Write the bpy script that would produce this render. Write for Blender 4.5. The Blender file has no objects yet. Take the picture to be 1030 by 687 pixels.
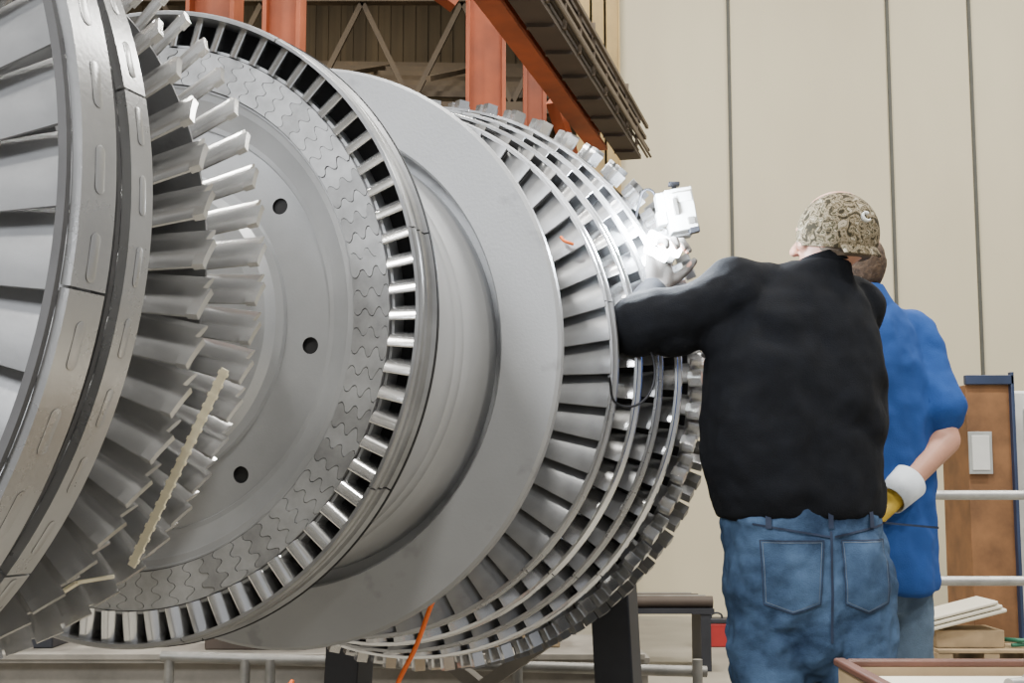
import bpy, bmesh, math, random
from mathutils import Vector, Matrix, noise
random.seed(7)
D=bpy.data; C=bpy.context; scene=C.scene; col=scene.collection
pi=math.pi; cos=math.cos; sin=math.sin; rad=math.radians

# ------------------------------------------------------------ materials
def mat(name,c,rough=.5,metal=0.,var=.15,scale=8,bump=0.,bscale=60,emit=0,rv=.08,c2=None,spec=None):
    m=D.materials.new(name); m.use_nodes=True
    nt=m.node_tree; b=nt.nodes['Principled BSDF']; L=nt.links
    tc=nt.nodes.new('ShaderNodeTexCoord')
    n=nt.nodes.new('ShaderNodeTexNoise'); n.inputs['Scale'].default_value=scale; n.inputs['Detail'].default_value=6
    n.inputs['Roughness'].default_value=.6
    L.new(tc.outputs['Object'],n.inputs['Vector'])
    r=nt.nodes.new('ShaderNodeValToRGB')
    r.color_ramp.elements[0].position=.3; r.color_ramp.elements[1].position=.7
    lo=[max(0,x*(1-var)) for x in c]; hi=[min(1,x*(1+var)) for x in (c2 or c)]
    r.color_ramp.elements[0].color=(*lo,1); r.color_ramp.elements[1].color=(*hi,1)
    L.new(n.outputs['Fac'],r.inputs['Fac']); L.new(r.outputs['Color'],b.inputs['Base Color'])
    b.inputs['Metallic'].default_value=metal
    if spec is not None: b.inputs['Specular IOR Level'].default_value=spec
    mr=nt.nodes.new('ShaderNodeMapRange'); mr.inputs['To Min'].default_value=max(.03,rough-rv); mr.inputs['To Max'].default_value=min(1,rough+rv)
    L.new(n.outputs['Fac'],mr.inputs['Value']); L.new(mr.outputs['Result'],b.inputs['Roughness'])
    if bump:
        n2=nt.nodes.new('ShaderNodeTexNoise'); n2.inputs['Scale'].default_value=bscale; n2.inputs['Detail'].default_value=4
        L.new(tc.outputs['Object'],n2.inputs['Vector'])
        bp=nt.nodes.new('ShaderNodeBump'); bp.inputs['Strength'].default_value=bump; bp.inputs['Distance'].default_value=.004
        L.new(n2.outputs['Fac'],bp.inputs['Height']); L.new(bp.outputs['Normal'],b.inputs['Normal'])
    if emit:
        b.inputs['Emission Color'].default_value=(*c,1); b.inputs['Emission Strength'].default_value=emit
    return m
def stained(m,scale=9,lo=.62,thr=.62):
    nt=m.node_tree; b=nt.nodes['Principled BSDF']; L=nt.links
    src=b.inputs['Base Color'].links[0].from_socket
    tc=nt.nodes.new('ShaderNodeTexCoord'); n=nt.nodes.new('ShaderNodeTexNoise'); n.inputs['Scale'].default_value=scale; n.inputs['Detail'].default_value=3
    L.new(tc.outputs['Object'],n.inputs['Vector']); r=nt.nodes.new('ShaderNodeValToRGB')
    r.color_ramp.elements[0].position=thr; r.color_ramp.elements[0].color=(1,1,1,1)
    r.color_ramp.elements[1].position=thr+.07; r.color_ramp.elements[1].color=(lo,lo,lo,1)
    L.new(n.outputs['Fac'],r.inputs['Fac'])
    mx=nt.nodes.new('ShaderNodeMixRGB'); mx.blend_type='MULTIPLY'; mx.inputs['Fac'].default_value=1
    L.new(src,mx.inputs['Color1']); L.new(r.outputs['Color'],mx.inputs['Color2']); L.new(mx.outputs['Color'],b.inputs['Base Color'])
M={}
M['disc']=mat('disc_steel',(.455,.468,.488),.36,.38,.13,4,.08,200)
M['plate']=mat('plate_steel',(.365,.375,.392),.47,.26,.08,3,.1,150); stained(M['plate'],11,.80,.60)
M['stage']=mat('stage_steel',(.13,.133,.14),.5,.4,.2,6,.1,150)
M['drum']=mat('drum_steel',(.50,.51,.525),.38,.35,.06,4)
M['blade']=mat('blade_steel',(.63,.63,.63),.23,.80,.16,9,.04,120)
M['bladed']=mat('blade_dark_steel',(.32,.325,.335),.36,.58,.22,9,.04,120)
M['vane']=mat('vane_steel',(.26,.265,.275),.42,.40,.15,7,.04,120)
M['bright']=mat('bright_steel',(.80,.805,.81),.18,.88,.10,12)
M['band']=mat('band_steel',(.46,.465,.475),.28,.66,.14,6,.05,150)
M['root']=mat('root_steel',(.45,.46,.475),.38,.36,.18,25)
M['root2']=mat('root_steel_dull',(.33,.335,.345),.42,.35,.25,25)
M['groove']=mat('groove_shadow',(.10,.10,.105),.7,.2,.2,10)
M['dark']=mat('gap_shade',(.02,.02,.022),.7,.2,.2,10)  # near-black colour standing in for shade in blade gaps and holes
M['shaft']=mat('shaft_steel',(.45,.45,.45),.35,.7,.1,5)
M['orange']=mat('orange_paint',(.30,.065,.018),.6,0,.4,2.5)
M['brown']=mat('brown_steel',(.065,.048,.037),.7,.1,.3,3)
M['brownl']=mat('dusty_brown_steel',(.12,.09,.062),.7,.0,.3,3)
M['trussm']=mat('dark_truss_steel',(.085,.060,.035),.7,.0,.3,3)
M['ochre']=mat('ochre_paint',(.34,.23,.08),.6,0,.25,3)
M['greyp']=mat('grey_paint',(.36,.37,.36),.5,.1,.15,5)
M['bench']=mat('worn_grey_tan',(.20,.185,.16),.65,.05,.35,4)
M['black']=mat('black_steel',(.03,.032,.04),.5,.3,.2,5)
M['pipe']=mat('galvanised_pipe',(.36,.36,.35),.4,.6,.2,12)
M['pipedull']=mat('dull_pipe',(.22,.215,.20),.5,.5,.25,12)
M['ply']=mat('plywood',(.20,.095,.038),.65,0,.35,5)
M['wood']=mat('wood',(.33,.24,.14),.7,0,.25,6)
M['blue']=mat('blue_paint',(.025,.04,.09),.5,.1,.2,4)
M['cream']=mat('cream_sheet',(.68,.64,.53),.7,0,.06,6)
M['strip']=mat('cream_strip',(.82,.75,.55),.6,0,.06,30)
M['green']=mat('green_hose',(.025,.15,.09),.5,0,.2,8)
M['red']=mat('red_paint',(.34,.02,.02),.5,0,.1,8)
M['cord']=mat('orange_cord',(.85,.16,.02),.5,0,.05,8)
M['white']=mat('white_paint',(.66,.67,.65),.4,0,.06,8)
M['skin']=mat('skin',(.52,.27,.19),.5,0,.10,12,.1,200)
M['hair']=mat('hair',(.12,.09,.065),.8,0,.4,80,.6,200)
M['hairb']=mat('brown_hair',(.07,.042,.024),.8,0,.5,90,.8,200)
M['sweat']=mat('black_knit',(.006,.007,.010),.95,0,.3,20,.35,300,spec=.2)
M['polo']=mat('blue_cloth',(.022,.072,.26),.9,0,.06,8,.3,300,spec=.15)
M['jean']=mat('denim',(.018,.038,.085),.9,0,.35,7,.5,350,c2=(.060,.105,.185),spec=.15)
M['jean2']=mat('faded_denim',(.10,.15,.22),.85,0,.35,9,.5,350,spec=.2)
M['stitch']=mat('denim_stitch',(.014,.024,.055),.8,0,.2,30)
M['stitchl']=mat('denim_pale_edge',(.12,.15,.20),.8,0,.2,30)
M['shoe']=mat('shoe_leather',(.06,.04,.03),.5,0,.2,10)
M['glove']=mat('yellow_glove',(.62,.42,.05),.8,0,.15,20,.3,200)
M['wglove']=mat('grey_glove',(.16,.15,.14),.8,0,.15,20,.3,200)
M['cuff']=mat('white_cuff',(.72,.78,.85),.8,0,.08,20,.2,200)
M['lampw']=mat('lamp_white',(.9,.96,1.),.4,0,.0,5,emit=60)
M['lip']=mat('rim_brown',(.11,.045,.03),.5,0,.3,10)
def camo():
    m=D.materials.new('camouflage_cloth'); m.use_nodes=True; nt=m.node_tree; b=nt.nodes['Principled BSDF']; L=nt.links
    tc=nt.nodes.new('ShaderNodeTexCoord'); n=nt.nodes.new('ShaderNodeTexNoise')
    n.inputs['Scale'].default_value=44; n.inputs['Detail'].default_value=4; n.inputs['Distortion'].default_value=1.5
    L.new(tc.outputs['Object'],n.inputs['Vector']); r=nt.nodes.new('ShaderNodeValToRGB'); cr=r.color_ramp; cr.interpolation='CONSTANT'
    cr.elements[0].position=0; cr.elements[0].color=(.03,.025,.014,1); cr.elements[1].position=.42; cr.elements[1].color=(.12,.095,.055,1)
    for p,c in ((.48,(.25,.205,.14)),(.54,(.065,.058,.032)),(.60,(.36,.31,.23))):
        e=cr.elements.new(p); e.color=(*c,1)
    L.new(n.outputs['Fac'],r.inputs['Fac']); L.new(r.outputs['Color'],b.inputs['Base Color']); b.inputs['Roughness'].default_value=.9
    b.inputs['Specular IOR Level'].default_value=.2
    return m
M['camo']=camo()
def surf(name,c,scale,var,rough,stretch=(1,1,1)):
    m=D.materials.new(name); m.use_nodes=True; nt=m.node_tree; b=nt.nodes['Principled BSDF']; L=nt.links
    tc=nt.nodes.new('ShaderNodeTexCoord'); mp=nt.nodes.new('ShaderNodeMapping'); mp.inputs['Scale'].default_value=stretch
    L.new(tc.outputs['Object'],mp.inputs['Vector'])
    n=nt.nodes.new('ShaderNodeTexNoise'); n.inputs['Scale'].default_value=scale; n.inputs['Detail'].default_value=9
    L.new(mp.outputs['Vector'],n.inputs['Vector']); r=nt.nodes.new('ShaderNodeValToRGB')
    r.color_ramp.elements[0].position=.3; r.color_ramp.elements[1].position=.7
    r.color_ramp.elements[0].color=(*[x*(1-var) for x in c],1); r.color_ramp.elements[1].color=(*[min(1,x*(1+var)) for x in c],1)
    L.new(n.outputs['Fac'],r.inputs['Fac']); L.new(r.outputs['Color'],b.inputs['Base Color']); b.inputs['Roughness'].default_value=rough
    return m
M['wall']=surf('cream_wall',(.52,.465,.33),1.2,.07,.8,(1,1,.35))
M['wallb']=surf('brown_siding',(.085,.062,.034),1.5,.35,.8,(3,1,.3))
M['floor']=surf('concrete_floor',(.24,.22,.18),1.5,.25,.6)
M['ceil']=surf('ceiling_paint',(.30,.29,.27),1,.1,.8)
M['seam']=mat('seam_dark',(.07,.07,.06),.8)

# ------------------------------------------------------------ geometry helper
def orth(d):
    d=Vector(d).normalized(); u=Vector((0,0,1)) if abs(d.z)<.9 else Vector((1,0,0))
    a=d.cross(u).normalized(); return d,a,d.cross(a).normalized()
class G:
    def __init__(s): s.V=[];s.F=[];s.M=[]
    def add(s,V,F,m=0):
        o=len(s.V); s.V+= [tuple(v) for v in V]; s.F+=[tuple(i+o for i in f) for f in F]; s.M+=[m]*len(F); return s
    def box(s,c,d,m=0,rot=None):
        V=[]
        for x in(-.5,.5):
            for y in(-.5,.5):
                for z in(-.5,.5):
                    p=Vector((x*d[0],y*d[1],z*d[2]))
                    if rot is not None: p=rot@p
                    V.append(Vector(c)+p)
        return s.add(V,[(0,1,3,2),(4,6,7,5),(0,4,5,1),(2,3,7,6),(0,2,6,4),(1,5,7,3)],m)
    def bar(s,p0,p1,w,h,m=0):
        p0=Vector(p0);p1=Vector(p1);d,a,b=orth(p1-p0);V=[]
        for p in(p0,p1):
            for i,j in((-1,-1),(1,-1),(1,1),(-1,1)): V.append(p+a*i*w/2+b*j*h/2)
        return s.add(V,[(0,1,2,3),(7,6,5,4),(0,4,5,1),(1,5,6,2),(2,6,7,3),(3,7,4,0)],m)
    def ibeam(s,p0,p1,w,h,t=.02,m=0):
        p0=Vector(p0);p1=Vector(p1);d,a,b=orth(p1-p0)
        s.bar(p0+b*h/2,p1+b*h/2,w,t,m); s.bar(p0-b*h/2,p1-b*h/2,w,t,m); s.bar(p0,p1,t,h-t,m); return s
    def cyl(s,p0,p1,r0,r1=None,seg=20,m=0,caps=True):
        r1=r0 if r1 is None else r1; p0=Vector(p0);p1=Vector(p1);d,a,b=orth(p1-p0);V=[]
        for p,r in((p0,r0),(p1,r1)):
            for i in range(seg):
                t=2*pi*i/seg; V.append(p+a*cos(t)*r+b*sin(t)*r)
        F=[(i,(i+1)%seg,seg+(i+1)%seg,seg+i) for i in range(seg)]
        if caps: F+=[tuple(range(seg))[::-1],tuple(range(seg,2*seg))]
        return s.add(V,F,m)
    def cap(s,p0,p1,r0,r1,seg=18,m=0,flat=None):
        p0=Vector(p0);p1=Vector(p1);d,a,b=orth(p1-p0);rings=[]
        for k in range(1,5):
            t=pi/2*k/5; rings.append((p0-d*r0*cos(t),r0*sin(t)))
        rings.append((p0,r0)); rings.append((p1,r1))
        for k in range(4,0,-1):
            t=pi/2*k/5; rings.append((p1+d*r1*cos(t),r1*sin(t)))
        V=[];F=[]
        for p,r in rings:
            for i in range(seg):
                t=2*pi*i/seg; V.append(p+a*cos(t)*r+b*sin(t)*r)
        n=len(rings)
        for k in range(n-1):
            for i in range(seg): F.append((k*seg+i,k*seg+(i+1)%seg,(k+1)*seg+(i+1)%seg,(k+1)*seg+i))
        F+=[tuple(range(seg))[::-1],tuple(range((n-1)*seg,n*seg))]
        return s.add(V,F,m)
    def ell(s,c,r,yaw=0,pitch=0,m=0,seg=24,rg=14,z0=-1):
        R=Matrix.Rotation(yaw,3,'Z')@Matrix.Rotation(pitch,3,'X');V=[];F=[]
        lo=math.asin(max(-1,z0))
        for k in range(rg+1):
            ph=lo+(pi/2-lo)*k/rg
            ph=min(max(ph,-pi/2+.02),pi/2-.02)
            for i in range(seg):
                t=2*pi*i/seg; V.append(Vector(c)+R@Vector((r[0]*cos(t)*cos(ph),r[1]*sin(t)*cos(ph),r[2]*sin(ph))))
        for k in range(rg):
            for i in range(seg): F.append((k*seg+i,k*seg+(i+1)%seg,(k+1)*seg+(i+1)%seg,(k+1)*seg+i))
        F.append(tuple(range(seg))[::-1]); F.append(tuple(range(rg*seg,(rg+1)*seg)))
        return s.add(V,F,m)
    def loft(s,rings,seg=32,m=0,p=2.3):
        V=[];F=[]
        for cx,cy,cz,rx,ry,yaw in rings:
            for i in range(seg):
                t=2*pi*i/seg; c_,s_=cos(t),sin(t)
                x=rx*math.copysign(abs(c_)**(2/p),c_); y=ry*math.copysign(abs(s_)**(2/p),s_)
                V.append((cx+x*cos(yaw)-y*sin(yaw),cy+x*sin(yaw)+y*cos(yaw),cz))
        n=len(rings)
        for k in range(n-1):
            for i in range(seg): F.append((k*seg+i,k*seg+(i+1)%seg,(k+1)*seg+(i+1)%seg,(k+1)*seg+i))
        F+=[tuple(range(seg))[::-1],tuple(range((n-1)*seg,n*seg))]
        return s.add(V,F,m)
    def rev(s,prof,seg=180,m=0,closed=True,t0=0,t1=None):
        """surface of revolution about local Y; prof=[(r,y)]"""
        full=t1 is None
        n=seg if full else seg+1; P=len(prof);V=[];F=[]
        for i in range(n):
            t=(2*pi*i/seg) if full else t0+(t1-t0)*i/seg
            for r,y in prof: V.append((r*cos(t),y,r*sin(t)))
        for i in range(seg):
            a=i*P; b=((i+1)%n)*P
            for k in range(P if closed else P-1):
                k2=(k+1)%P; F.append((a+k,a+k2,b+k2,b+k))
        if not full: F+=[tuple(range(P)),tuple(range((n-1)*P,n*P))[::-1]]
        return s.add(V,F,m)
    def obj(s,name,mats,parent=None,smooth=True,ang=38,bevel=0,label=None):
        me=D.meshes.new(name); me.from_pydata(s.V,[],s.F)
        for x in (mats if isinstance(mats,(list,tuple)) else [mats]): me.materials.append(M[x])
        me.polygons.foreach_set('material_index',s.M)
        bm=bmesh.new(); bm.from_mesh(me); bmesh.ops.recalc_face_normals(bm,faces=bm.faces); bm.to_mesh(me); bm.free()
        if smooth:
            me.polygons.foreach_set('use_smooth',[True]*len(me.polygons)); me.set_sharp_from_angle(angle=rad(ang))
        o=D.objects.new(name,me); col.objects.link(o)
        if parent:
            o.parent=parent
            if parent.get('_w'): o.matrix_parent_inverse=Matrix.Translation(-parent.location)
        if bevel:
            b=o.modifiers.new('bevel','BEVEL'); b.width=bevel; b.segments=2; b.limit_method='ANGLE'
        if label: o['label']=label
        return o
def top(o,label,cat,group=None,kind=None):
    o['label']=label; o['category']=cat
    if group:o['group']=group
    return o
def struct(o): o['kind']='structure'; return o
def empty(name,loc,world=True):
    o=D.objects.new(name,None); o.location=loc; o.empty_display_size=.2; col.objects.link(o)
    if world:o['_w']=1
    return o
def tube(name,pts,r,m,parent=None,cyclic=False):
    cu=D.curves.new(name,'CURVE'); cu.dimensions='3D'; cu.bevel_depth=r; cu.bevel_resolution=3; cu.resolution_u=10
    sp=cu.splines.new('BEZIER'); sp.bezier_points.add(len(pts)-1)
    for b,p in zip(sp.bezier_points,pts): b.co=p; b.handle_left_type=b.handle_right_type='AUTO'
    cu.use_fill_caps=True
    t=D.objects.new('tmp',cu); col.objects.link(t); C.view_layer.update()
    me=D.meshes.new_from_object(t.evaluated_get(C.evaluated_depsgraph_get())); D.objects.remove(t); D.curves.remove(cu)
    me.name=name; me.materials.clear(); me.materials.append(M[m]); me.polygons.foreach_set('use_smooth',[True]*len(me.polygons))
    o=D.objects.new(name,me); col.objects.link(o)
    if parent:
        o.parent=parent
        if parent.get('_w'): o.matrix_parent_inverse=Matrix.Translation(-parent.location)
    return o

# ------------------------------------------------------------ camera
cam=D.cameras.new('camera'); co=D.objects.new('camera',cam); col.objects.link(co)
co.location=(0,0,1.10); co.rotation_euler=(rad(90+6.3),0,0); cam.lens=45.44; cam.sensor_width=36; cam.clip_end=100
scene.camera=co

# ------------------------------------------------------------ setting
struct(G().box((1,5,-.05),(24,22,.1)).obj('floor','floor'))
struct(G().box((1,5,7.55),(24,22,.1)).obj('ceiling','ceil'))
struct(G().box((6.95,11.1,3.75),(12.1,.2,7.5)).obj('wall_back','wall'))
g=G().box((-5.1,15.15,3.75),(12,.1,7.5))
for k in range(80): g.box((-10.95+.15*k,15.09,3.75),(.07,.04,7.5))
struct(g.obj('wall_bay','wallb',smooth=False))
struct(G().box((.95,13.1,3.75),(.1,3.8,7.5)).obj('wall_return','wallb'))
struct(G().box((-8,6,3.75),(.2,18,7.5)).obj('wall_left','wallb'))
for i,x in enumerate((1.90,3.30,4.02,5.4,6.8)):
    struct(G().box((x,10.99,3.75),(.026,.02,7.5)).obj('trim_%d'%(i+1),'seam'))

# ------------------------------------------------------------ ROTOR
TH=rad(18.88)
rotor=empty('turbine_rotor',(-.703,2.424,1.399),False); rotor.rotation_euler=(0,0,-TH)
top(rotor,'large grey steel turbine rotor with bladed wheels on stands','turbine rotor')
rmat=Matrix.Translation((-.703,2.424,1.399))@Matrix.Rotation(-TH,4,'Z')
def RL(r,t,y):
    t=rad(t); return rmat@Vector((r*cos(t),y,r*sin(t)))

def blade(r0,r1,ch0,ch1,st0,st1,th=.1,camb=.12,nl=5,n=8,tenons=(),th_h=.012,tw=.016,foot=0,plate=False):
    g=G();V=[];F=[]
    for i in range(nl):
        k=i/(nl-1); r=r0+(r1-r0)*k; ch=ch0+(ch1-ch0)*k; st=rad(st0+(st1-st0)*k)
        up=[];lo=[]
        for j in range(n):
            u=j/(n-1); x=(u-.5)*ch; cm=camb*ch*(4*u*(1-u)-.5)
            if plate: h=th*ch*(.35+.65*(4*u*(1-u))**.5)
            else: h=th*ch*(1.25*math.sqrt(u)*(1-u)+.10)
            up.append((x,cm+h)); lo.append((x,cm-h))
        for x,q in up+lo[::-1]: V.append((r,x*cos(st)-q*sin(st),x*sin(st)+q*cos(st)))
    P=2*n
    for i in range(nl-1):
        for j in range(P): F.append((i*P+j,i*P+(j+1)%P,(i+1)*P+(j+1)%P,(i+1)*P+j))
    F+=[tuple(range(P))[::-1],tuple(range((nl-1)*P,nl*P))]
    g.add(V,F,0)
    st=rad(st1)
    if foot:
        for u0,u1,dr,hh in foot:
            V=[];K=5
            for rr in(r1-.003,r1+dr):
                up=[];lo=[]
                for j in range(K):
                    u=u0+(u1-u0)*j/(K-1); x=(u-.5)*ch1; cm=camb*ch1*(4*u*(1-u)-.5)
                    up.append((x,cm+hh)); lo.append((x,cm-hh))
                for x,q in up+lo[::-1]: V.append((rr,x*cos(st)-q*sin(st),x*sin(st)+q*cos(st)))
            P2=2*K
            g.add(V,[(j,(j+1)%P2,P2+(j+1)%P2,P2+j) for j in range(P2)]+[tuple(range(P2))[::-1],tuple(range(P2,2*P2))],1)
    for u,w in tenons:
        x=(u-.5)*ch1; q=camb*ch1*(4*u*(1-u)-.5)
        g.box((r1+th_h/2-.001,x*cos(st)-q*sin(st),x*sin(st)+q*cos(st)),(th_h,w,tw),1,Matrix.Rotation(st,3,'X'))
    return g
budget=[100]; rest=G(); restm=['blade','bright','bladed','vane']
def row(parent,g,n,yc,vis,mats=('blade','bright'),t_off=0.,cap=100):
    me=None
    for i in range(n):
        t=360*i/n+t_off; tt=(t+180)%360-180
        if vis and vis[0]<=tt<=vis[1] and budget[0]>0 and cap>0:
            budget[0]-=1; cap-=1
            if me is None:
                o=g.obj('turbine_blade',list(mats),parent); me=o.data
            else:
                o=D.objects.new('turbine_blade',me); col.objects.link(o); o.parent=parent
            o.location=(0,yc,0); o.rotation_euler=(0,-rad(t),0)
        else:
            a=rad(t); c_,s_=cos(a),sin(a)
            off=len(rest.V)
            rest.V+=[(x*c_-z*s_,y+yc,x*s_+z*c_) for x,y,z in g.V]
            rest.F+=[tuple(q+off for q in f) for f in g.F]
            mm=restm.index(mats[0]); rest.M+=[mm if q==0 else restm.index(mats[1]) for q in g.M]
def band(parent,prof,nseg,mats=('band','dark'),gap=.003,r=.6,t_off=10,ovals=None,name='shroud_band'):
    g=G()
    for i in range(nseg):
        a=2*pi*i/nseg+rad(t_off); b=2*pi*(i+1)/nseg+rad(t_off)-gap/r
        g.rev(prof,max(8,180//nseg),0,True,a,b)
    if ovals:
        n,R,yc,ln,w=ovals
        for i in range(n):
            a=2*pi*i/n+.02; V=[];K=20
            for sc,rr in((1.0,R+.0002),(1.0,R+.0007),(.86,R+.0010)):
                for j in range(K):
                    q=2*pi*j/K; sx=cos(q);sy=sin(q)
                    x=(math.copysign(ln/2-w/2,sx)+sx*w/2)*1.0; y=sy*w/2
                    if sc<1: x-=math.copysign(w*.10,sx); y*=.78
                    t=a+x/R; V.append((rr*cos(t),yc+y,rr*sin(t)))
            F=[(j,(j+1)%K,K+(j+1)%K,K+j) for j in range(K)]
            g.add(V[:2*K],F,1)
            F2=[(j,(j+1)%K,K+(j+1)%K,K+j) for j in range(K)]+[tuple(range(K,2*K))]
            g.add(V[K:],F2,0)
    return g.obj(name,list(mats),parent,ang=30)
def wheel(prof,m='disc',name='wheel_disc',seg=180):
    return G().rev(prof,seg).obj(name,m,rotor,ang=25)

G().rev([(.0001,-1.95),(.11,-1.95),(.12,-1.94),(.12,-1.45),(.2,-1.44),(.2,-.6),(.24,-.5),(.24,.1),(.3,.2),(.3,1.5),(.16,1.56),(.16,2.1),(.12,2.11),(.12,2.25),(.0001,2.25)],96,0,False).obj('shaft','shaft',rotor,ang=25)

# row A
wA=wheel([(.19,-1.06),(.33,-1.06),(.35,-1.05),(.35,-.98),(.33,-.97),(.19,-.97)],'stage')
gA=blade(.34,.642,.088,.098,64,68,.035,.06,plate=True)
row(wA,gA,46,-1.004,(-45,30),mats=('vane','bright'),t_off=2)
band(wA,[(.640,-1.032),(.652,-1.032),(.652,-.977),(.640,-.977)],7,mats=('band','groove'),r=.65,t_off=-9.5,ovals=(46,.652,-1.004,.050,.015))
G().rev([(.630,-1.040),(.640,-1.040),(.640,-1.033),(.630,-1.033)]).obj('inner_rim','groove',wA)
# row B
wB=wheel([(.19,-.93),(.36,-.93),(.37,-.92),(.37,-.87),(.36,-.86),(.19,-.86)],'stage')
gB=blade(.36,.612,.08,.07,50,62,.06,.10)
row(wB,gB,50,-.885,None,mats=('vane','bright'))
band(wB,[(.612,-.912),(.624,-.912),(.624,-.873),(.612,-.873)],7,mats=('band','groove'),r=.62,t_off=12,ovals=(50,.624,-.892,.044,.011))
G().rev([(.590,-.920),(.612,-.920),(.612,-.913),(.590,-.913)]).obj('inner_rim','groove',wB)
# row C1 / C2 : flat broad polished blades with stepped square tips
w1=wheel([(.19,-.72),(.40,-.72),(.41,-.71),(.41,-.61),(.40,-.60),(.19,-.60)],'stage')
g1=blade(.40,.556,.070,.072,50,50,.060,.05,nl=4,n=12,plate=True,foot=((.0,.62,.013,.0046),))
row(w1,g1,56,-.660,(-68,62),mats=('blade','blade'))
w2=wheel([(.19,-.575),(.42,-.575),(.43,-.565),(.43,-.48),(.42,-.47),(.19,-.47)],'stage')
g2=blade(.42,.556,.059,.060,50,50,.060,.05,nl=4,n=12,plate=True,foot=((.0,.62,.012,.0040),))
row(w2,g2,66,-.53,(-64,66),t_off=2,mats=('blade','blade'))
G().rev([(.40,-.592),(.515,-.592),(.515,-.588),(.40,-.588)]).obj('gap_shade_ring','stage',w1)  # added dark ring, paints the shade between the blades

def disc_holes():
    g=G()
    prof=[(.2,.06),(.2,-.005),(.27,-.005),(.285,.008),(.300,.010),(.303,.018),(.388,.022),(.391,.015),(.400,.014),(.435,-.006),(.440,-.012),(.452,-.016),(.455,-.022),(.535,-.022),(.535,.06)]
    g.rev(prof,240)
    return g.obj('wheel_disc',['disc','dark'],rotor,ang=22)
W=disc_holes()
cg=G()
for k in range(8):
    t=rad(-8+45*k); r=.353
    cg.cyl((r*cos(t),-.05,r*sin(t)),(r*cos(t),.055,r*sin(t)),.0155,seg=28)
cut=cg.obj('hole_cutter','dark',rotor,smooth=False)
bo=W.modifiers.new('holes','BOOLEAN'); bo.operation='DIFFERENCE'; bo.object=cut; bo.solver='EXACT'
C.view_layer.update()
dg=C.evaluated_depsgraph_get(); nm=D.meshes.new_from_object(W.evaluated_get(dg)); W.modifiers.clear(); W.data=nm
D.objects.remove(cut)
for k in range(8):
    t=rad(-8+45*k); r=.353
    G().cyl((r*cos(t),.026,r*sin(t)),(r*cos(t),.054,r*sin(t)),.0150,seg=24).obj('hole_shade_plug','dark',W)  # dark plugs, paint the shade inside the blind holes
# fir-tree roots : wavy interlocking outlines
gr=G(); N=88; K_=17
ph=[random.uniform(-.25,.25) for _ in range(N)]; am=[random.uniform(.85,1.15) for _ in range(N)]
def bnd(i,k):
    q=k/(K_-1); s=1 if i%2 else -1
    w=sin(2*pi*2.5*q+ph[i]); w=math.copysign(abs(w)**.6,w)
    return s*am[i]*(.62*w*(.55+.45*q))
for i in range(N):
    hw=pi/N; tc=2*pi*(i+.5)/N; L_=[];R_=[]
    for k in range(K_):
        r=.460+.068*k/(K_-1)
        L_.append((r,tc-hw+bnd(i,k)*hw+.0009/r)); R_.append((r,tc+hw+bnd((i+1)%N,k)*hw-.0009/r))
    pl=L_+R_[::-1]; n=len(pl)
    yf=-.0285+random.uniform(-.0014,.0010)
    V=[(r*cos(t),yf,r*sin(t)) for r,t in pl]+[(r*cos(t),-.0225,r*sin(t)) for r,t in pl]
    F=[(k,k+1,n-2-k,n-1-k) for k in range(K_-1)]+[(j,(j+1)%n,n+(j+1)%n,n+j) for j in range(n)]
    gr.add(V,F,random.choice((0,0,1)))
gr.obj('blade_roots',['root','root2'],W,smooth=False)
G().rev([(.458,-.0240),(.530,-.0240),(.530,-.019),(.458,-.019)]).obj('root_groove','groove',W)
gW=blade(.530,.588,.058,.050,24,30,.24,.14,nl=3)
row(W,gW,74,-.010,(-70,-52),mats=('bright','bright'),cap=8)
G().rev([(.52,.018),(.60,.018),(.60,.024),(.52,.024)]).obj('gap_shade_ring','dark',W)  # added dark backing, paints shade into the rim blade gaps
band(W,[(.586,-.050),(.592,-.050),(.593,-.045),(.596,-.042),(.596,-.034),(.591,-.031),(.591,-.018),(.594,-.016),(.594,-.008),(.591,-.006),(.591,.014),(.598,.018),(.598,.030),(.586,.030)],8,mats=('bladed','groove'),r=.59,t_off=14)

# drum : smooth stepped cone with a few faint grooves
pr=[(.3,.03),(.45,.03),(.462,.08),(.478,.10),(.479,.22),(.484,.235),(.4845,.33),(.4880,.340),(.4885,.385),(.4878,.387),(.4878,.390),(.4890,.392),(.4895,.430),(.4888,.432),(.4888,.435),(.4900,.437),(.4905,.470),(.4950,.482),(.4960,.53),(.503,.55),(.503,.60),(.3,.60)]
G().rev(pr,180).obj('drum','drum',rotor,ang=70)
wheel([(.3,.60),(.53,.60),(.53,.548),(.535,.540),(.660,.540),(.667,.547),(.667,.566),(.660,.572),(.60,.60),(.60,.78),(.3,.78)],'plate','balance_plate')

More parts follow.
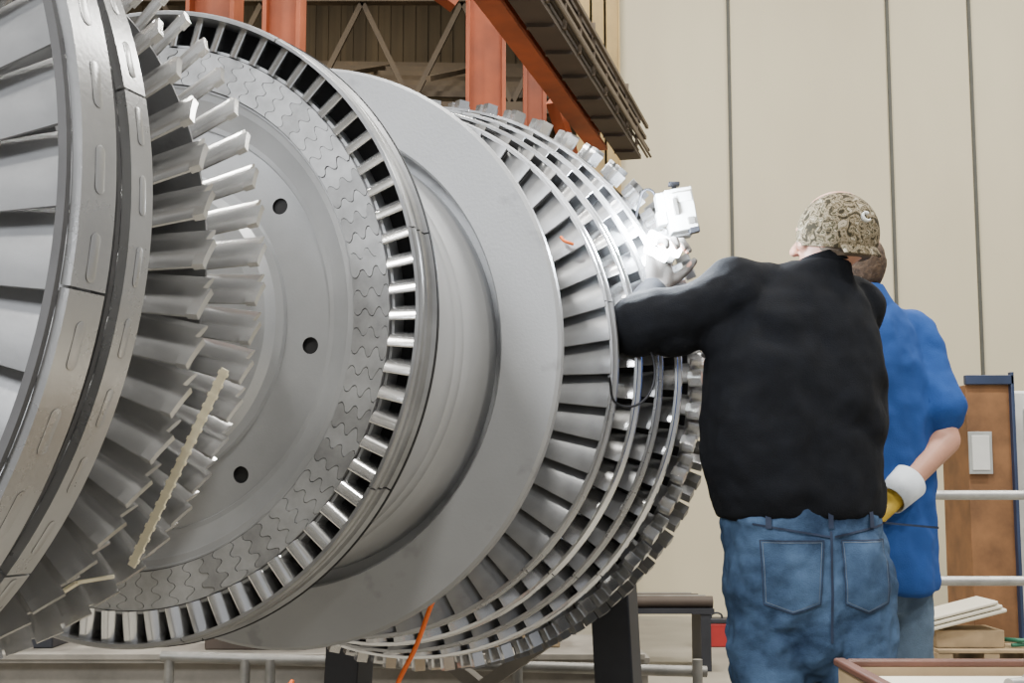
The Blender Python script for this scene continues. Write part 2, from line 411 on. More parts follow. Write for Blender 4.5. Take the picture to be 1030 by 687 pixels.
# rows D..H
def outer_band(w,R,yb,wd,n,t_off,m=('band','dark')):
    f=yb-wd
    prof=[(R-.013,f),(R-.006,f),(R-.005,f+.005),(R-.010,f+.008),(R-.009,yb-.011),(R-.001,yb-.009),(R,yb),(R-.013,yb)]
    band(w,prof,n,mats=m,r=R,t_off=t_off)
def stage(R,yb,wd,rin,n,mats,vis=None,cap=0,st=(50,62),ch=.085,off=0,tm=('band','dark')):
    w=wheel([(.29,yb-wd-.01),(rin-.01,yb-wd-.01),(rin,yb-wd),(rin,yb-.005),(rin-.01,yb+.005),(.29,yb+.005)],'stage')
    g=blade(rin-.005,R-.012,ch,ch*.97,st[0],st[1],.045,.10,plate=True)
    row(w,g,n,yb-wd*.5-.004,vis,mats=mats,cap=cap,t_off=off)
    outer_band(w,R,yb,wd,6,off+11,tm)
    G().rev([(rin-.02,yb+.014),(R-.012,yb+.014),(R-.012,yb+.019),(rin-.02,yb+.019)]).obj('gap_shade_ring','dark',w)  # added dark ring behind each row, so blade gaps read as shade
    return w
stage(.688,.961,.036,.54,52,('bladed','bright'),(-75,80),24,(56,66),.104,1)
stage(.719,1.076,.034,.64,56,('blade','bright'),off=2,st=(48,58),ch=.082,tm=('bright','dark'))
stage(.749,1.182,.034,.66,56,('bladed','bright'),off=3,st=(48,58),ch=.082,tm=('band','dark'))
stage(.778,1.282,.036,.68,56,('blade','bright'),off=5,st=(48,58),ch=.082,tm=('bright','dark'))
w=wheel([(.29,1.33),(.69,1.33),(.70,1.34),(.70,1.40),(.69,1.41),(.29,1.41)],'stage')
gH=blade(.695,.782,.072,.074,44,48,.09,.08,tenons=((.17,.030),(.83,.030)),th_h=.036,tw=.031,plate=True)
row(w,gH,57,1.365,(20,50),cap=6,mats=('bladed','bright'))
G().rev([(.60,1.420),(.765,1.420),(.765,1.425),(.60,1.425)]).obj('gap_shade_ring','dark',w)  # added dark ring, shade painted behind the tip blades
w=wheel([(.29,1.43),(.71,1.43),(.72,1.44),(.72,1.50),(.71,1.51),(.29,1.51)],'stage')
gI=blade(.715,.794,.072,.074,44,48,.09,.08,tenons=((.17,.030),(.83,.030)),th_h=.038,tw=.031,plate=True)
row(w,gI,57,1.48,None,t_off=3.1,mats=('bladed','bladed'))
G().rev([(.60,1.53),(.775,1.53),(.775,1.54),(.60,1.54)]).obj('gap_shade_ring','dark',w)  # added dark ring, shade painted behind the last row
ro=rest.obj('turbine_blades',restm,rotor); ro['kind']='stuff'

# ------------------------------------------------------------ stands
def stand(yl,rs,nm,label,w=.95):
    e=empty(nm,(rmat@Vector((0,yl,0))).to_tuple()[:2]+(0,),False); e.rotation_euler=(0,0,-TH)
    top(e,label,'machine stand','rotor support stands')
    zc=1.399-rs
    G().box((0,0,.03),(w+.3,.4,.06)).obj('base','black',e,bevel=.005)
    for s in(-1,1):
        G().bar((s*w/2,0,.06),(s*w/2*.9,0,zc-.20),.12,.12).obj('leg','black',e,bevel=.005)
    G().bar((-w*.46,0,.15),(w*.44,0,.75),.05,.04).bar((w*.46,.03,.15),(-w*.44,.03,.75),.05,.04).obj('cross_brace','bench',e)
    G().box((0,0,zc-.16),(w+.05,.2,.12)).obj('crossbeam','black',e,bevel=.005)
    for s in(-1,1):
        q=rad(-90+s*35); rc=.06; R=rs+rc
        cx=R*cos(q); cz=1.399+R*sin(q)
        G().cyl((cx,-.05,cz),(cx,.05,cz),rc).obj('roller','shaft',e)
        G().box((cx,.075,(cz+zc-.11)/2),(.07,.03,cz-zc+.16)).obj('bracket','black',e)
        G().box((cx,-.075,(cz+zc-.11)/2),(.07,.03,cz-zc+.16)).obj('bracket','black',e)
stand(1.85,.16,'rotor_stand','black steel roller stand carrying the rotor shaft')
stand(-1.7,.12,'rotor_stand','black steel roller stand carrying the rotor shaft')

# ------------------------------------------------------------ small things at rotor
pa_=RL(.592,-15,-.630); pb_=RL(.598,-42.5,-.630)
g=G(); dd=(pb_-pa_).normalized(); g.bar(pa_,pb_,.0035,.0105)
for k in range(18):
    p=pa_.lerp(pb_,(k+.25)/18); g.bar(p,p+dd*.005,.0040,.0140)
top(g.obj('spacer_strip','strip'),'straight flat cream notched strip hung across the blade tips','strip')
g=G(); g.bar((-.612,1.74,.948),(-.57,1.72,.972),.010,.005); g.bar((-.57,1.72,.972),(-.525,1.73,.979),.010,.005)
top(g.obj('spacer_strip','strip',bevel=.001),'short cream strip stuck between the lower blade tips','strip')
top(tube('extension_cord',[(-.150,3.02,.90),(-.180,2.98,.835),(-.215,2.97,.74),(-.265,2.97,.63),(-.30,3.0,.3),(-.28,3.05,.012),(0,3.3,.01)],.0055,'cord'),'orange extension cord hanging beneath the rotor','cord')
top(tube('extension_cord',[(-.74,4.45,.44),(-.75,4.3,.40),(-.76,4.2,.2),(-.78,4.2,.012),(-.85,4.5,.01)],.008,'cord'),'orange cord hanging from the guard pipe','cord')
top(tube('orange_strap',[RL(.635,28,.90),RL(.640,26.5,.89),RL(.650,25.5,.89),RL(.655,25,.895)],.004,'cord'),'short orange strap caught between the blade rows','strap')
top(tube('signal_cable',[RL(.73,5,.99),RL(.76,0,1.02),RL(.75,-7,1.0),RL(.70,-9,.93),RL(.69,-4,.86)],.003,'black'),'thin black cable looped over the shroud','cable')

# milling device on rim
dv=empty('milling_machine',tuple(RL(.80,30,1.40))); top(dv,'small boxy white portable milling machine clamped on the rotor rim','power tool')
Rz=Matrix.Rotation(rad(-10),3,'Y')
G().box((.458,3.43,1.835),(.080,.09,.125),0,Rz).box((.458,3.385,1.870),(.060,.012,.03),0,Rz).obj('housing','white',dv,bevel=.003)
G().box((.412,3.44,1.860),(.045,.06,.060),0,Rz).box((.405,3.44,1.815),(.03,.05,.04),0,Rz).obj('gearbox','white',dv,bevel=.003)
G().box((.440,3.38,1.840),(.012,.012,.05),0,Rz).box((.485,3.38,1.80),(.02,.012,.02),0,Rz).obj('control_panel','pipedull',dv,bevel=.001)
G().box((.442,3.43,1.905),(.014,.014,.02)).box((.442,3.43,1.918),(.032,.025,.012)).obj('knob','black',dv,bevel=.002)
G().box((.495,3.40,1.775),(.030,.03,.018),0,Rz).obj('switch_box','black',dv,bevel=.002)
G().cyl((.425,3.46,1.79),(.41,3.49,1.735),.014).cyl((.41,3.49,1.745),(.402,3.50,1.715),.008).obj('spindle','shaft',dv)
G().box((.43,3.49,1.775),(.14,.07,.025),0,Rz).obj('clamp','greyp',dv,bevel=.003)
tube('power_cable',[(.40,3.44,1.87),(.36,3.42,1.90),(.34,3.44,1.86),(.33,3.5,1.80)],.004,'black',dv)
dv.scale=(.92,.92,.92)
# work lamp
lp=empty('work_lamp',(.395,3.33,1.71)); top(lp,'small bright work lamp shining on the blades','lamp')
Rl=Matrix.Rotation(rad(28),3,'Y')
g=G()
g.box((.392,3.300,1.722),(.090,.012,.034),0,Rl).box((.374,3.303,1.696),(.065,.012,.028),0,Rl).box((.416,3.302,1.703),(.045,.012,.028),0,Rl)
g.obj('bulb','lampw',lp,bevel=.006)
G().box((.392,3.318,1.712),(.085,.018,.055),0,Rl).obj('lamp_body','greyp',lp,bevel=.004)
def light(name,kind,loc,e,size=1,colr=(1,1,1),rot=(0,0,0),sy=None):
    l=D.lights.new(name,kind); l.energy=e; l.color=colr
    if kind=='AREA':
        l.size=size
        if sy: l.shape='RECTANGLE'; l.size_y=sy
    else: l.shadow_soft_size=size
    o=D.objects.new(name,l); o.location=loc; o.rotation_euler=rot; col.objects.link(o); return o
light('lamp_light','POINT',(.31,3.30,1.765),62,.05,(.84,.92,1))
for x in(-4,0.5,5):
    for y in(-1,3.5,8):
        light('high_bay_light','AREA',(x,y,7.2),340,.9,(1,.97,.90))
light('fill_light','AREA',(-2.5,-2.5,4.5),350,1.3,(.96,.98,1),rot=(rad(60),0,rad(-30)))  # added fill from behind the camera, brightens the near disc faces
light('bay_fill_light','AREA',(-2,12.6,7.2),80,1.5,(1,.88,.68))  # added fill, brightens the truss and bay wall
wd=D.worlds.new('world'); scene.world=wd; wd.use_nodes=True
bg=wd.node_tree.nodes['Background']; bg.inputs[0].default_value=(.84,.86,.90,1); bg.inputs[1].default_value=.46

# ------------------------------------------------------------ PEOPLE
def remesh(o,vs,smooth=5,disp=0,dscale=.12,seed=0,wrk=0,wsc=.12):
    r=o.modifiers.new('remesh','REMESH'); r.mode='VOXEL'; r.voxel_size=vs; r.use_smooth_shade=True
    s=o.modifiers.new('smooth','SMOOTH'); s.factor=.5; s.iterations=smooth
    if disp:
        t=D.textures.new('folds','CLOUDS'); t.noise_scale=dscale; t.noise_depth=2
        d=o.modifiers.new('folds','DISPLACE'); d.texture=t; d.strength=disp; d.mid_level=.5; d.texture_coords='LOCAL'
    if wrk:
        t=D.textures.new('creases','WOOD'); t.wood_type='BANDNOISE'; t.noise_basis_2='SIN'; t.noise_scale=wsc; t.turbulence=7
        d=o.modifiers.new('creases','DISPLACE'); d.texture=t; d.strength=wrk; d.mid_level=.5; d.texture_coords='LOCAL'
def hand(g,w,d,n,s,curl=35,sc=1.,fat=1.):
    w=Vector(w);d=Vector(d).normalized();s=Vector(s); s=(s-d*s.dot(d)).normalized(); n=(Vector(n)-d*Vector(n).dot(d)); n=(n-s*n.dot(s)).normalized()
    for k in range(4):
        o=s*(.030-.020*k)*sc
        g.cap(w+o*.55+d*.012*sc,w+o+d*.085*sc,.0155*sc*fat,.0125*sc*fat)
    g.cap(w+d*.02*sc+s*.018*sc+n*.008*sc,w+d*.06*sc+s*.024*sc+n*.008*sc,.017*sc*fat,.014*sc*fat)
    for k in range(4):
        L=(.95,1.08,1.0,.8)[k]; o=s*(.032-.0215*k)*sc; p=w+o+d*.092*sc; a=rad(curl*.7+4*k); sp=s*(.06-.045*k)
        for j,(ln,rr) in enumerate(((.042,.0092),(.027,.0085),(.021,.0076))):
            dd=(d*cos(a)+n*sin(a)+sp).normalized(); q=p+dd*ln*L*sc
            g.cap(p,q,rr*sc*fat,rr*.9*sc*fat,12); p=q; a+=rad(curl+6*j)
    p=w+s*.030*sc+d*.028*sc+n*.008*sc
    for j,(ln,rr) in enumerate(((.040,.0125),(.032,.0105),(.025,.009))):
        dd=(s*(.75-.3*j)+d*(.65+.2*j)+n*(.3+.25*j)).normalized(); q=p+dd*ln*sc; g.cap(p,q,rr*sc*fat,rr*.88*sc*fat,12); p=q
def head(g,c,yaw,sc=1.):
    R=Matrix.Rotation(yaw,3,'Z'); c=Vector(c)
    def T(x,y,z): return c+R@Vector((x,y,z))*sc
    g.ell(T(0,-.005,.02),(.076*sc,.097*sc,.098*sc),yaw)
    g.ell(T(0,.025,-.045),(.060*sc,.068*sc,.070*sc),yaw)
    g.ell(T(0,.062,-.085),(.026*sc,.022*sc,.020*sc),yaw)
    g.ell(T(0,.078,.025),(.050*sc,.016*sc,.014*sc),yaw)
    g.cap(T(0,.088,.008),T(0,.112,-.024),.009*sc,.013*sc)
    g.ell(T(.012,.103,-.028),(.008*sc,.010*sc,.007*sc),yaw); g.ell(T(-.012,.103,-.028),(.008*sc,.010*sc,.007*sc),yaw)
    g.ell(T(0,.088,-.052),(.024*sc,.010*sc,.005*sc),yaw); g.ell(T(0,.087,-.062),(.020*sc,.010*sc,.006*sc),yaw)
    for s in(-1,1):
        g.ell(T(s*.079,-.004,-.010),(.008*sc,.017*sc,.029*sc),yaw-s*.30)
        g.ell(T(s*.042,.062,-.018),(.020*sc,.020*sc,.018*sc),yaw)
    return T
def patch(name,cx,cz,w,h,target,m,off,parent,point=0.,frame=0,y=2.8,nx=14,nz=14,taper=0,shear=0):
    V=[];F=[]
    def P(u,v):
        x=(u-.5)*w*(1-taper*(1-v)); z=(v-.5)*h - point*(1-v)*(1-abs(2*u-1)) + shear*(u-.5); return (cx+x,y,cz+z)
    if not frame:
        for i in range(nx+1):
            for j in range(nz+1): V.append(P(i/nx,j/nz))
        for i in range(nx):
            for j in range(nz): a=i*(nz+1)+j; F.append((a,a+1,a+nz+2,a+nz+1))
    else:
        loop=[(i/nx,0) for i in range(nx)]+[(1,j/nz) for j in range(nz)]+[(1-i/nx,1) for i in range(nx)]+[(0,1-j/nz) for j in range(nz)]
        n=len(loop)
        for k in(0,1):
            sh=1-k*frame
            for u,v in loop: V.append(P(.5+(u-.5)*sh,.5+(v-.5)*sh))
        F=[(i,(i+1)%n,n+(i+1)%n,n+i) for i in range(n)]
    me=D.meshes.new(name); me.from_pydata(V,[],F); me.materials.append(M[m]); me.polygons.foreach_set('use_smooth',[True]*len(F))
    o=D.objects.new(name,me); col.objects.link(o); o.parent=parent
    if parent.get('_w'): o.matrix_parent_inverse=Matrix.Translation(-parent.location)
    sw=o.modifiers.new('wrap','SHRINKWRAP'); sw.target=target; sw.wrap_method='PROJECT'; sw.use_project_y=True
    sw.use_negative_direction=False; sw.use_positive_direction=True; sw.offset=off
    return o

# ---- person 1
p1=empty('person',(.72,3.2,0)); top(p1,'person in black sweatshirt, jeans and camouflage cap, reaching to the rotor','person')
ty=rad(20)
LS=(.552,3.15,1.568); RS=(.875,3.28,1.550)
LE=(.318,3.17,1.492); LW=(.372,3.325,1.600)
RE=(.80,3.42,1.34); RW=(.600,3.36,1.46)
b=G()
b.loft([(.715,3.21,.82,.16,.12,ty),(.715,3.21,.95,.185,.13,ty),(.71,3.21,1.1,.185,.125,ty),(.71,3.21,1.3,.185,.12,ty),(.715,3.21,1.46,.175,.115,ty),(.73,3.21,1.55,.12,.085,ty)])
b.cap(LS,RS,.060,.060)
b.cap((.755,3.21,1.54),(.80,3.205,1.67),.062,.058)
hy=rad(52)
T1=head(b,(.812,3.20,1.715),hy)
for S,E,Wr in((LS,LE,LW),(RS,RE,RW)):
    b.cap(S,E,.054,.044); b.cap(E,Wr,.043,.029)
for sx,kx in((.625,.62),(.83,.84)):
    b.cap((sx,3.2,.86),(kx,3.18,.50),.088,.060); b.cap((kx,3.18,.50),(kx,3.22,.10),.058,.038)
    b.cap((kx,3.22,.06),(kx-.02,3.36,.04),.035,.03)
LHd=(.10,.10,.65)
hand(b,LW,LHd,(.5,-.4,0),(.6,.6,-.2),50)
hand(b,RW,(-.6,.0,.25),(-.2,.5,-.6),(0,-.2,.9),60)
bo=b.obj('body','skin',p1); remesh(bo,.0045,3)
gl=G(); hand(gl,LW,LHd,(.5,-.4,0),(.6,.6,-.2),50,1.05,1.22); gl.cap(Vector(LW)-Vector((0,.01,.02)),LW,.036,.034)
remesh(gl.obj('work_glove','wglove',p1),.0045,3)
sw=G()
sw.loft([(.702,3.21,1.015,.206,.150,ty),(.702,3.21,1.03,.214,.158,ty),(.699,3.21,1.07,.224,.166,ty),(.698,3.21,1.13,.230,.172,ty),(.698,3.21,1.25,.236,.176,ty),(.702,3.21,1.40,.232,.170,ty),(.707,3.21,1.48,.218,.152,ty),(.716,3.21,1.555,.186,.124,ty),(.738,3.21,1.61,.128,.096,ty),(.772,3.208,1.652,.078,.080,ty)])
sw.cap(LS,RS,.078,.075)
sw.cap(LS,(.44,3.155,1.520),.084,.074); sw.cap((.44,3.155,1.520),LE,.076,.082); sw.cap(LE,(.362,3.30,1.575),.080,.048)
sw.ell((.40,3.165,1.465),(.075,.06,.055)); sw.ell((.52,3.15,1.46),(.06,.06,.07))
sw.cap(RS,RE,.084,.075); sw.cap(RE,(.64,3.37,1.435),.070,.046)
so=sw.obj('sweatshirt','sweat',p1); remesh(so,.0075,5,.024,.13,0,.010,.13)
cr=G().rev([(.060,-.012),(.074,-.014),(.077,0),(.074,.014),(.060,.012)],40)
c_=cr.obj('collar','sweat',p1); c_.location=(.783,3.207,1.650); c_.rotation_euler=(rad(90-8),rad(-12),0)
jn=G()
jn.loft([(.725,3.21,.76,.195,.130,ty*.5),(.722,3.21,.84,.208,.148,ty*.6),(.722,3.21,.92,.208,.152,ty),(.715,3.21,1.00,.202,.150,ty),(.712,3.21,1.065,.198,.145,ty)])
for sx,kx in((.625,.624),(.826,.832)):
    jn.cap((sx,3.2,.86),(kx,3.18,.50),.110,.090); jn.cap((kx,3.18,.50),(kx,3.22,.14),.090,.074)
    jn.ell((sx+(.015 if sx<.7 else -.015),3.135,.88),(.092,.066,.13))
jn.ell((.725,3.17,.78),(.10,.10,.15))
jo=jn.obj('jeans','jean',p1); remesh(jo,.006,6,.016,.05,0,.006,.055)
for cx,w_ in((.655,.150),(.836,.125)):
    patch('back_pocket',cx,.895,w_,.150,jo,'jean',.0035,p1,.022,taper=.12)
    patch('pocket_edge',cx,.895,w_,.150,jo,'stitch',.0046,p1,.022,frame=.035,taper=.12)
    patch('pocket_stitching',cx,.895,w_*.92,.140,jo,'stitchl',.0050,p1,.022,frame=.02,taper=.12)
patch('center_seam',.748,.86,.006,.26,jo,'stitch',.003,p1,nx=1)
patch('yoke_seam',.655,.992,.18,.005,jo,'stitch',.003,p1,nx=30,nz=1,shear=-.03)
patch('yoke_seam',.836,.992,.16,.005,jo,'stitch',.003,p1,nx=30,nz=1,shear=.03)
for cx in(.60,.748,.86): patch('belt_loop',cx,1.022,.013,.05,jo,'stitch',.008,p1,nx=2,nz=4)
for sx in(.618,.842):
    G().loft([(sx,3.25,.0,.052,.145,.1),(sx,3.25,.03,.054,.147,.1),(sx,3.24,.07,.045,.12,.1),(sx,3.20,.12,.045,.06,.1)]).obj('shoe','shoe',p1,ang=60)
# cap
cc=Vector((.817,3.195,1.722)); hc=rad(34)
cpo=G().ell(cc,(.092,.111,.107),hc,rad(10),rg=16,z0=-.34).obj('cap','camo',p1,ang=60)
V=[];F=[];R_=Matrix.Rotation(hc,3,'Z')
for i in range(15):
    a=rad(-50+100*i/14)
    for k in range(6):
        q=k/5; ext=.014*cos(a)**.7*q
        x=sin(a)*(.083+.001*q); y_=-(cos(a)*.103+ext); z=-.044-.024*q*cos(a)**.5+.004*sin(a)**2
        V.append(cc+R_@Vector((x,y_,z)))
for i in range(14):
    for k in range(5): a=i*6+k; F.append((a,a+1,a+7,a+6))
br=G().add(V,F).obj('cap_brim','camo',cpo)
br.modifiers.new('s','SOLIDIFY').thickness=.004
G().ell((.817,3.19,1.829),(.007,.007,.004)).obj('cap_button','camo',cpo)
V=[];F=[];K=14
ctr=cc+Vector((.042,-.102,.022)); ux=Vector((.93,.36,0)).normalized(); uz=Vector((-.12,.28,.95)).normalized()
for i in range(K):
    a=rad(45+270*i/(K-1))
    for rr in(.008,.0125): V.append(ctr+ux*rr*cos(a)+uz*rr*1.1*sin(a))
for i in range(K-1): F.append((2*i,2*i+1,2*i+3,2*i+2))
em=G().add(V,F).obj('cap_emblem','white',cpo); em.modifiers.new('s','SOLIDIFY').thickness=.010
hv=Matrix.Rotation(hy,3,'Z')@Vector((0,-.024,0))
G().ell(Vector((.812,3.20,1.706))+hv,(.0770,.078,.076),hy,rg=12,z0=-.62).obj('hair','hair',p1)

# ---- person 2
p2=empty('person',(1.05,3.75,0)); top(p2,'person in blue short-sleeved shirt and work glove, standing by the rotor','person')
t2=rad(25); X=1.022; Y=3.72
LS=(X-.17,Y-.07,1.56); RS=(X+.155,Y+.06,1.545)
RE=(X+.215,Y-.02,1.225); RW=(1.050,3.55,1.075)
LE=(X-.18,Y+.12,1.28); LW=(X-.28,Y+.14,1.45)
b=G()
b.loft([(X,Y,.82,.15,.12,t2),(X,Y,.95,.165,.12,t2),(X,Y,1.1,.16,.115,t2),(X,Y,1.3,.17,.115,t2),(X,Y,1.46,.175,.11,t2),(X,Y,1.57,.12,.08,t2)])
b.cap(LS,RS,.056,.056); b.cap((X,Y,1.55),(X-.02,Y+.01,1.69),.060,.056)
h2=rad(38)
T2=head(b,(X-.030,Y+.02,1.738),h2)
b.cap(RS,RE,.052,.043); b.cap(RE,RW,.043,.029); b.cap(LS,LE,.052,.042); b.cap(LE,LW,.041,.029)
for s in(-1,1):
    kx=X+s*.085
    b.cap((kx,Y,.88),(kx,Y-.01,.5),.078,.056); b.cap((kx,Y-.01,.5),(kx,Y+.02,.1),.054,.038); b.cap((kx,Y+.02,.06),(kx-.02,Y+.17,.04),.035,.03)
hd=Vector((-.80,-.10,-.55))
hand(b,RW,hd,(-.4,.5,-.5),(-.3,.7,.6),42); hand(b,LW,(-.8,.1,.5),(0,.3,-1),(.3,-.2,.9),35)
bo=b.obj('body','skin',p2); remesh(bo,.0045,3)
s_=G()
s_.loft([(X,Y,.80,.192,.156,t2),(X,Y,.83,.196,.162,t2),(X-.005,Y,.95,.198,.162,t2),(X-.005,Y,1.1,.196,.158,t2),(X,Y,1.3,.194,.148,t2),(X,Y,1.45,.190,.136,t2),(X,Y,1.54,.160,.112,t2),(X,Y,1.60,.108,.086,t2),(X-.008,Y,1.635,.070,.072,t2)])
s_.cap(LS,RS,.072,.070); s_.cap(RS,(X+.203,Y-.005,1.315),.071,.080); s_.cap(LS,(X-.176,Y+.06,1.38),.074,.076)
so=s_.obj('shirt','polo',p2); remesh(so,.0075,5,.022,.12,0,.008,.11)
g=G().loft([(X-.006,Y+.003,1.588,.112,.098,t2),(X-.006,Y+.003,1.600,.108,.096,t2),(X-.010,Y+.004,1.64,.082,.083,t2),(X-.016,Y+.006,1.675,.070,.072,t2),(X-.016,Y+.006,1.655,.060,.062,t2)],p=2.2)
g.obj('collar','polo',p2,bevel=.002)
j=G(); j.loft([(X-.005,Y,.74,.155,.115,t2),(X-.005,Y,.82,.160,.120,t2),(X,Y,1.0,.160,.120,t2)])
for s in(-1,1):
    kx=X+s*.082
    j.cap((kx,Y,.84),(kx,Y-.01,.5),.088,.078); j.cap((kx,Y-.01,.5),(kx,Y+.02,.13),.078,.066)
    G().loft([(kx,Y+.05,.0,.052,.145,.1),(kx,Y+.05,.03,.054,.147,.1),(kx,Y+.04,.07,.045,.12,.1),(kx,Y,.12,.045,.06,.1)]).obj('shoe','shoe',p2,ang=60)
jo=j.obj('jeans','jean2',p2); remesh(jo,.008,5,.010,.07)
hv=Matrix.Rotation(h2,3,'Z')@Vector((0,-.024,0))
ho=G().ell(Vector((X-.030,Y+.018,1.742))+hv,(.0770,.084,.096),h2,rad(-6),z0=-.80).obj('hair','hairb',p2)
remesh(ho,.004,2,.006,.02)
gl=G(); hand(gl,RW,hd,(-.4,.5,-.5),(-.3,.7,.6),42,1.06,1.28); gl.cap(Vector(RW)-hd.normalized()*.02,Vector(RW)+hd.normalized()*.02,.038,.036)
go=gl.obj('work_glove','glove',p2); remesh(go,.0045,3)
hn=(Vector(RW)-Vector(RE)).normalized(); w_=Vector(RW)
cf=G().cyl(w_-hn*.060,w_+hn*.035,.054,.042,28,caps=False).obj('glove_cuff','cuff',go)
cf.modifiers.new('s','SOLIDIFY').thickness=.004

# ------------------------------------------------------------ environment things
def gp(Yv,off,z): return (.197+.258*(Yv-6.14)-off,Yv,z)
gi=empty('crane_girder',gp(9,.15,3.4)); top(gi,'dark brown steel crane girder with orange beam on orange columns','girder')
g=G().ibeam(gp(2.5,.09,3.54),gp(9,.09,3.54),.15,.26,.03)
for k in range(15):
    ya=3+k*.41; g.bar(gp(ya,.16,3.39),gp(ya,.02,3.39),.04,.03)
g.obj('beam','brown',gi)
G().ibeam(gp(2.5,.26,3.46),gp(8.7,.26,3.46),.12,.13,.025).obj('lower_beam','orange',gi)
g=G()
for k in range(16):
    ya=3+k*.38; z2=3.62+.06*((k*7)%3); g.bar(gp(ya,.0,3.42),gp(ya+.02,.0,z2),.02,.02)
for zz_,o_ in((3.50,-.01),(3.58,.0),(3.66,-.015)): g.bar(gp(3,o_,zz_),gp(9.1,o_,zz_),.02,.025)
g.obj('cable_tray','brownl',gi)
g=G()
for k in range(7): g.cyl(gp(4+k*.2,-.02+.03*k,3.46+.03*(k%3)+.05*(k%2)),gp(9.15+.12*(k%3),-.03+.03*k,3.455+.03*(k%3)+.05*(k%2)),.009,seg=8)
g.obj('conduit','brownl',gi)
def column(x0,x1,Yv,z1,m='orange',nm='steel_column',lab='orange painted steel column'):
    xc=(x0+x1)/2; w=x1-x0
    g=G().box((xc-w/2+.012,Yv,z1/2),(.024,w,z1)).box((xc+w/2-.012,Yv,z1/2),(.024,w,z1)).box((xc,Yv,z1/2),(w-.04,.02,z1))
    g.box((xc,Yv,.01),(w+.12,w+.12,.02))
    return top(g.obj(nm,m,bevel=.003),lab,'column','orange steel columns')
column(-.29,-.04,8.0,4.3); column(.07,.22,8.1,3.85); column(-1.38,-1.17,7.0,4.6); column(-1.90,-1.62,7.4,4.6)
top(G().bar((-1.57,7.2,4.07),(-1.42,7.15,4.08),.12,.10).obj('cross_beam','greyp'),'grey steel cross beam between columns','beam')
top(G().bar((-.34,7.8,4.10),(-.95,7.6,4.5),.12,.12).obj('diagonal_brace','orange'),'orange diagonal steel brace','brace')
top(G().bar((.27,8.25,3.60),(.40,8.5,3.28),.08,.08).obj('diagonal_brace','orange'),'orange steel brace under the girder','brace')
tr=G()
for zz_ in(4.80,5.95): tr.bar((-6,12.5,zz_),(.8,12.5,zz_),.12,.12)
for k in range(7):
    xa=-6+k*1.0; tr.bar((xa,12.5,4.85),(xa+.5,12.5,5.9),.05,.05); tr.bar((xa+.5,12.5,5.9),(xa+1.0,12.5,4.85),.05,.05)
for k in range(7): tr.bar((-6,12.9+.3*k,5.15+.15*k),(.8,12.9+.3*k,5.05+.15*k),.05,.06)
for k in range(5): tr.bar((-5.2+k*1.1,12.0,4.95),(-4.7+k*1.1,14.8,6.0),.045,.05)
top(tr.obj('roof_truss','trussm'),'dark brown steel roof truss across the bay','truss')
for i,x in enumerate((.62,.74,.86)):
    top(G().ibeam((x,10.8,0),(x,10.8,7.4),.09,.12,.015).obj('steel_post','ochre'),'slim ochre painted steel post against the wall','post','ochre posts')

gpipe=empty('guard_rail',(-.3,4.75,0)); top(gpipe,'low dull grey pipe guard rail behind the rotor','railing')
G().cyl((-1.25,4.7,.49),(.70,4.75,.43),.02).obj('rail','pipedull',gpipe)
for x in(-1.22,-.95,-.86,-.62,.02,.66): G().cyl((x,4.7,0),(x,4.7,.48),.018).obj('post','pipedull',gpipe)
sk=empty('steel_skid',(-.6,5.6,0)); top(sk,'long worn grey-tan steel skid frame on the floor','skid')
for y in(5.35,5.85): G().ibeam((-2.6,y,.26),(.55,y,.26),.16,.28,.02).obj('beam','bench',sk)
for x in(-2.4,-1.2,-.1,.45): G().box((x,5.6,.06),(.12,.8,.12)).obj('timber','wood',sk)
G().box((-1.02,5.6,.415),(3.1,.68,.02)).obj('deck','bench',sk)
def chest(x,y,z,w,h,m,lab):
    e=empty('tool_chest',(x,y,z)); top(e,lab,'tool chest')
    G().box((x,y,z+h*.4),(w,.30,h*.8)).obj('body',m,e,bevel=.006)
    G().box((x,y,z+h*.9),(w+.02,.32,h*.2)).obj('lid',m,e,bevel=.006)
    G().box((x,y-.165,z+h*.8),(.06,.02,.03)).obj('latch','pipe',e)
chest(-1.05,5.55,.425,.42,.20,'brown','small dark brown tool chest on the skid deck')
chest(-2.15,5.6,.425,.50,.24,'black','small black tool chest on the skid deck')
top(G().box((.0,5.6,.475),(.40,.24,.10)).box((.02,5.6,.55),(.30,.20,.05)).obj('wood_block','wood',bevel=.006),'two stacked timber blocks on the skid deck','wood block')
# pipe rack behind the stand
pr_=empty('pipe_rack',(.75,8.0,0)); top(pr_,'low dark steel rack holding pipes near the wall','rack')
for x in(.35,1.15):
    G().box((x,8.0,.17),(.06,.40,.34)).obj('leg','black',pr_)
G().box((.75,8.0,.35),(.90,.42,.03)).obj('shelf','black',pr_)
for k in range(4): G().cyl((.28+.02*k,7.86+.09*k,.40),(1.20-.03*k,7.86+.09*k,.40),.035).obj('pipe','pipedull' if k%2 else 'brown',pr_)
rr=empty('hand_rail',(2.3,6,0)); top(rr,'two-bar galvanised pipe hand rail on the shop floor','railing')
for z in(1.05,.66): G().cyl((1.72,6,z),(2.75,6,z),.022).obj('rail','pipe',rr)
for x in(1.76,2.72): G().cyl((x,6,0),(x,6,1.07),.022).obj('post','pipe',rr)

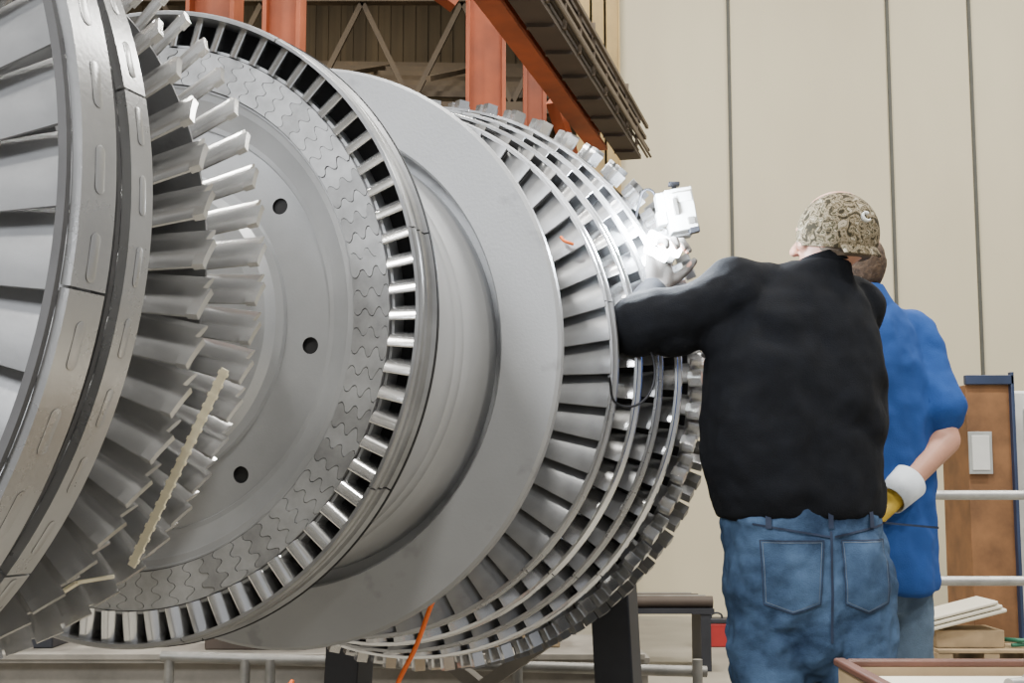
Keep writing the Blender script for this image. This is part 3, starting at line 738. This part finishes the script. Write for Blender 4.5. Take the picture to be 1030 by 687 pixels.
# crate with blue frame
ca=empty('panel_crate',(3.1,8.6,0)); top(ca,'dark brown plywood crate with dark blue steel frame','crate')
G().box((3.08,8.6,.90),(.285,.5,1.68)).obj('panel','ply',ca,bevel=.003)
fr=G()
for x in(3.225,): fr.box((x,8.33,.91),(.022,.05,1.82))
for z in(.05,1.77): fr.box((3.08,8.33,z),(.31,.05,.06))
fr.obj('frame','blue',ca,bevel=.004)
G().box((3.0,8.305,1.30),(.15,.012,.27)).box((3.0,8.297,1.30),(.11,.012,.22),1).obj('notice_board',['greyp','white'],ca,bevel=.002)
mc=empty('machine_cabinet',(3.80,8.9,0)); top(mc,'pale grey machine cabinet on the shop floor','cabinet')
G().box((3.82,8.9,.87),(1.05,.6,1.7)).obj('body','white',mc,bevel=.02)
G().box((3.85,8.59,1.25),(.9,.02,.7)).obj('door','greyp',mc,bevel=.005)
G().box((3.85,8.59,.5),(.9,.02,.6)).obj('door','bench',mc,bevel=.005)
G().cyl((3.45,8.56,1.0),(3.45,8.56,1.12),.012).obj('handle','black',mc)
pa=empty('pallet',(2.77,7.9,0)); top(pa,'low wooden pallet on the floor','pallet')
g=G()
for k in range(5): g.box((2.77,7.65+k*.12,.14),(.62,.09,.02))
for x in(2.5,2.77,3.04): g.box((x,7.9,.065),(.09,.58,.13))
g.obj('slats','wood',pa,bevel=.003)
top(G().box((2.68,7.85,.20),(.40,.3,.10)).obj('wood_block','wood',bevel=.004),'short timber block on the pallet','wood block')
Rt=Matrix.Rotation(rad(-14),3,'Y')
g=G()
for k in range(3): g.box((2.66-.01*k,7.82,.315+.026*k),(.46-.03*k,.34,.022),0,Rt)
top(g.obj('cream_sheet','cream',bevel=.008),'stack of flat folded cream sheets leaning on the timber','cloth')
top(tube('green_hose',[(2.92,7.70,.165),(3.04,7.72,.17),(3.05,7.9,.165),(2.94,7.95,.17),(2.91,7.78,.19),(3.0,7.68,.195),(3.06,7.82,.19)],.012,'green'),'coiled dark green hose on the pallet','hose')
rc=empty('tool_box',(1.40,9.0,0)); top(rc,'small dark red tool box on the floor','tool box')
G().box((1.40,9.0,.08),(.20,.12,.16)).obj('body','red',rc,bevel=.01)
G().box((1.40,9.0,.175),(.21,.13,.03)).obj('lid','black',rc,bevel=.005)
tube('handle',[(1.36,9.0,.19),(1.37,9.0,.215),(1.43,9.0,.215),(1.44,9.0,.19)],.007,'black',rc)
# crate in front
cx=empty('wooden_crate',(.90,2.15,0)); top(cx,'open wooden crate with thin dark brown rim','crate')
g=G()
for x in(.595,1.205): g.box((x,2.15,.39),(.020,.44,.78))
for y in(1.94,2.36): g.box((.90,y,.39),(.585,.020,.78))
g.box((.90,2.15,.40),(.59,.42,.02)); g.obj('body','wood',cx,bevel=.003)
g=G()
for x in(.59,1.21): g.box((x,2.15,.782),(.022,.46,.014))
for y in(1.94,2.36): g.box((.90,y,.782),(.60,.022,.014))
g.obj('rim','lip',cx,bevel=.004)
top(G().box((.90,2.15,.59),(.54,.36,.35)).obj('cardboard_pack','cream',bevel=.01),'cream wrapped pack filling the crate','package')
top(G().cyl((.80,2.13,.778),(.84,2.15,.778),.011).cyl((.84,2.15,.778),(.855,2.158,.778),.016).obj('metal_fitting','pipe'),'small grey metal fitting on the pack','fitting')
for o in D.objects:
    if '_w' in o: del o['_w']
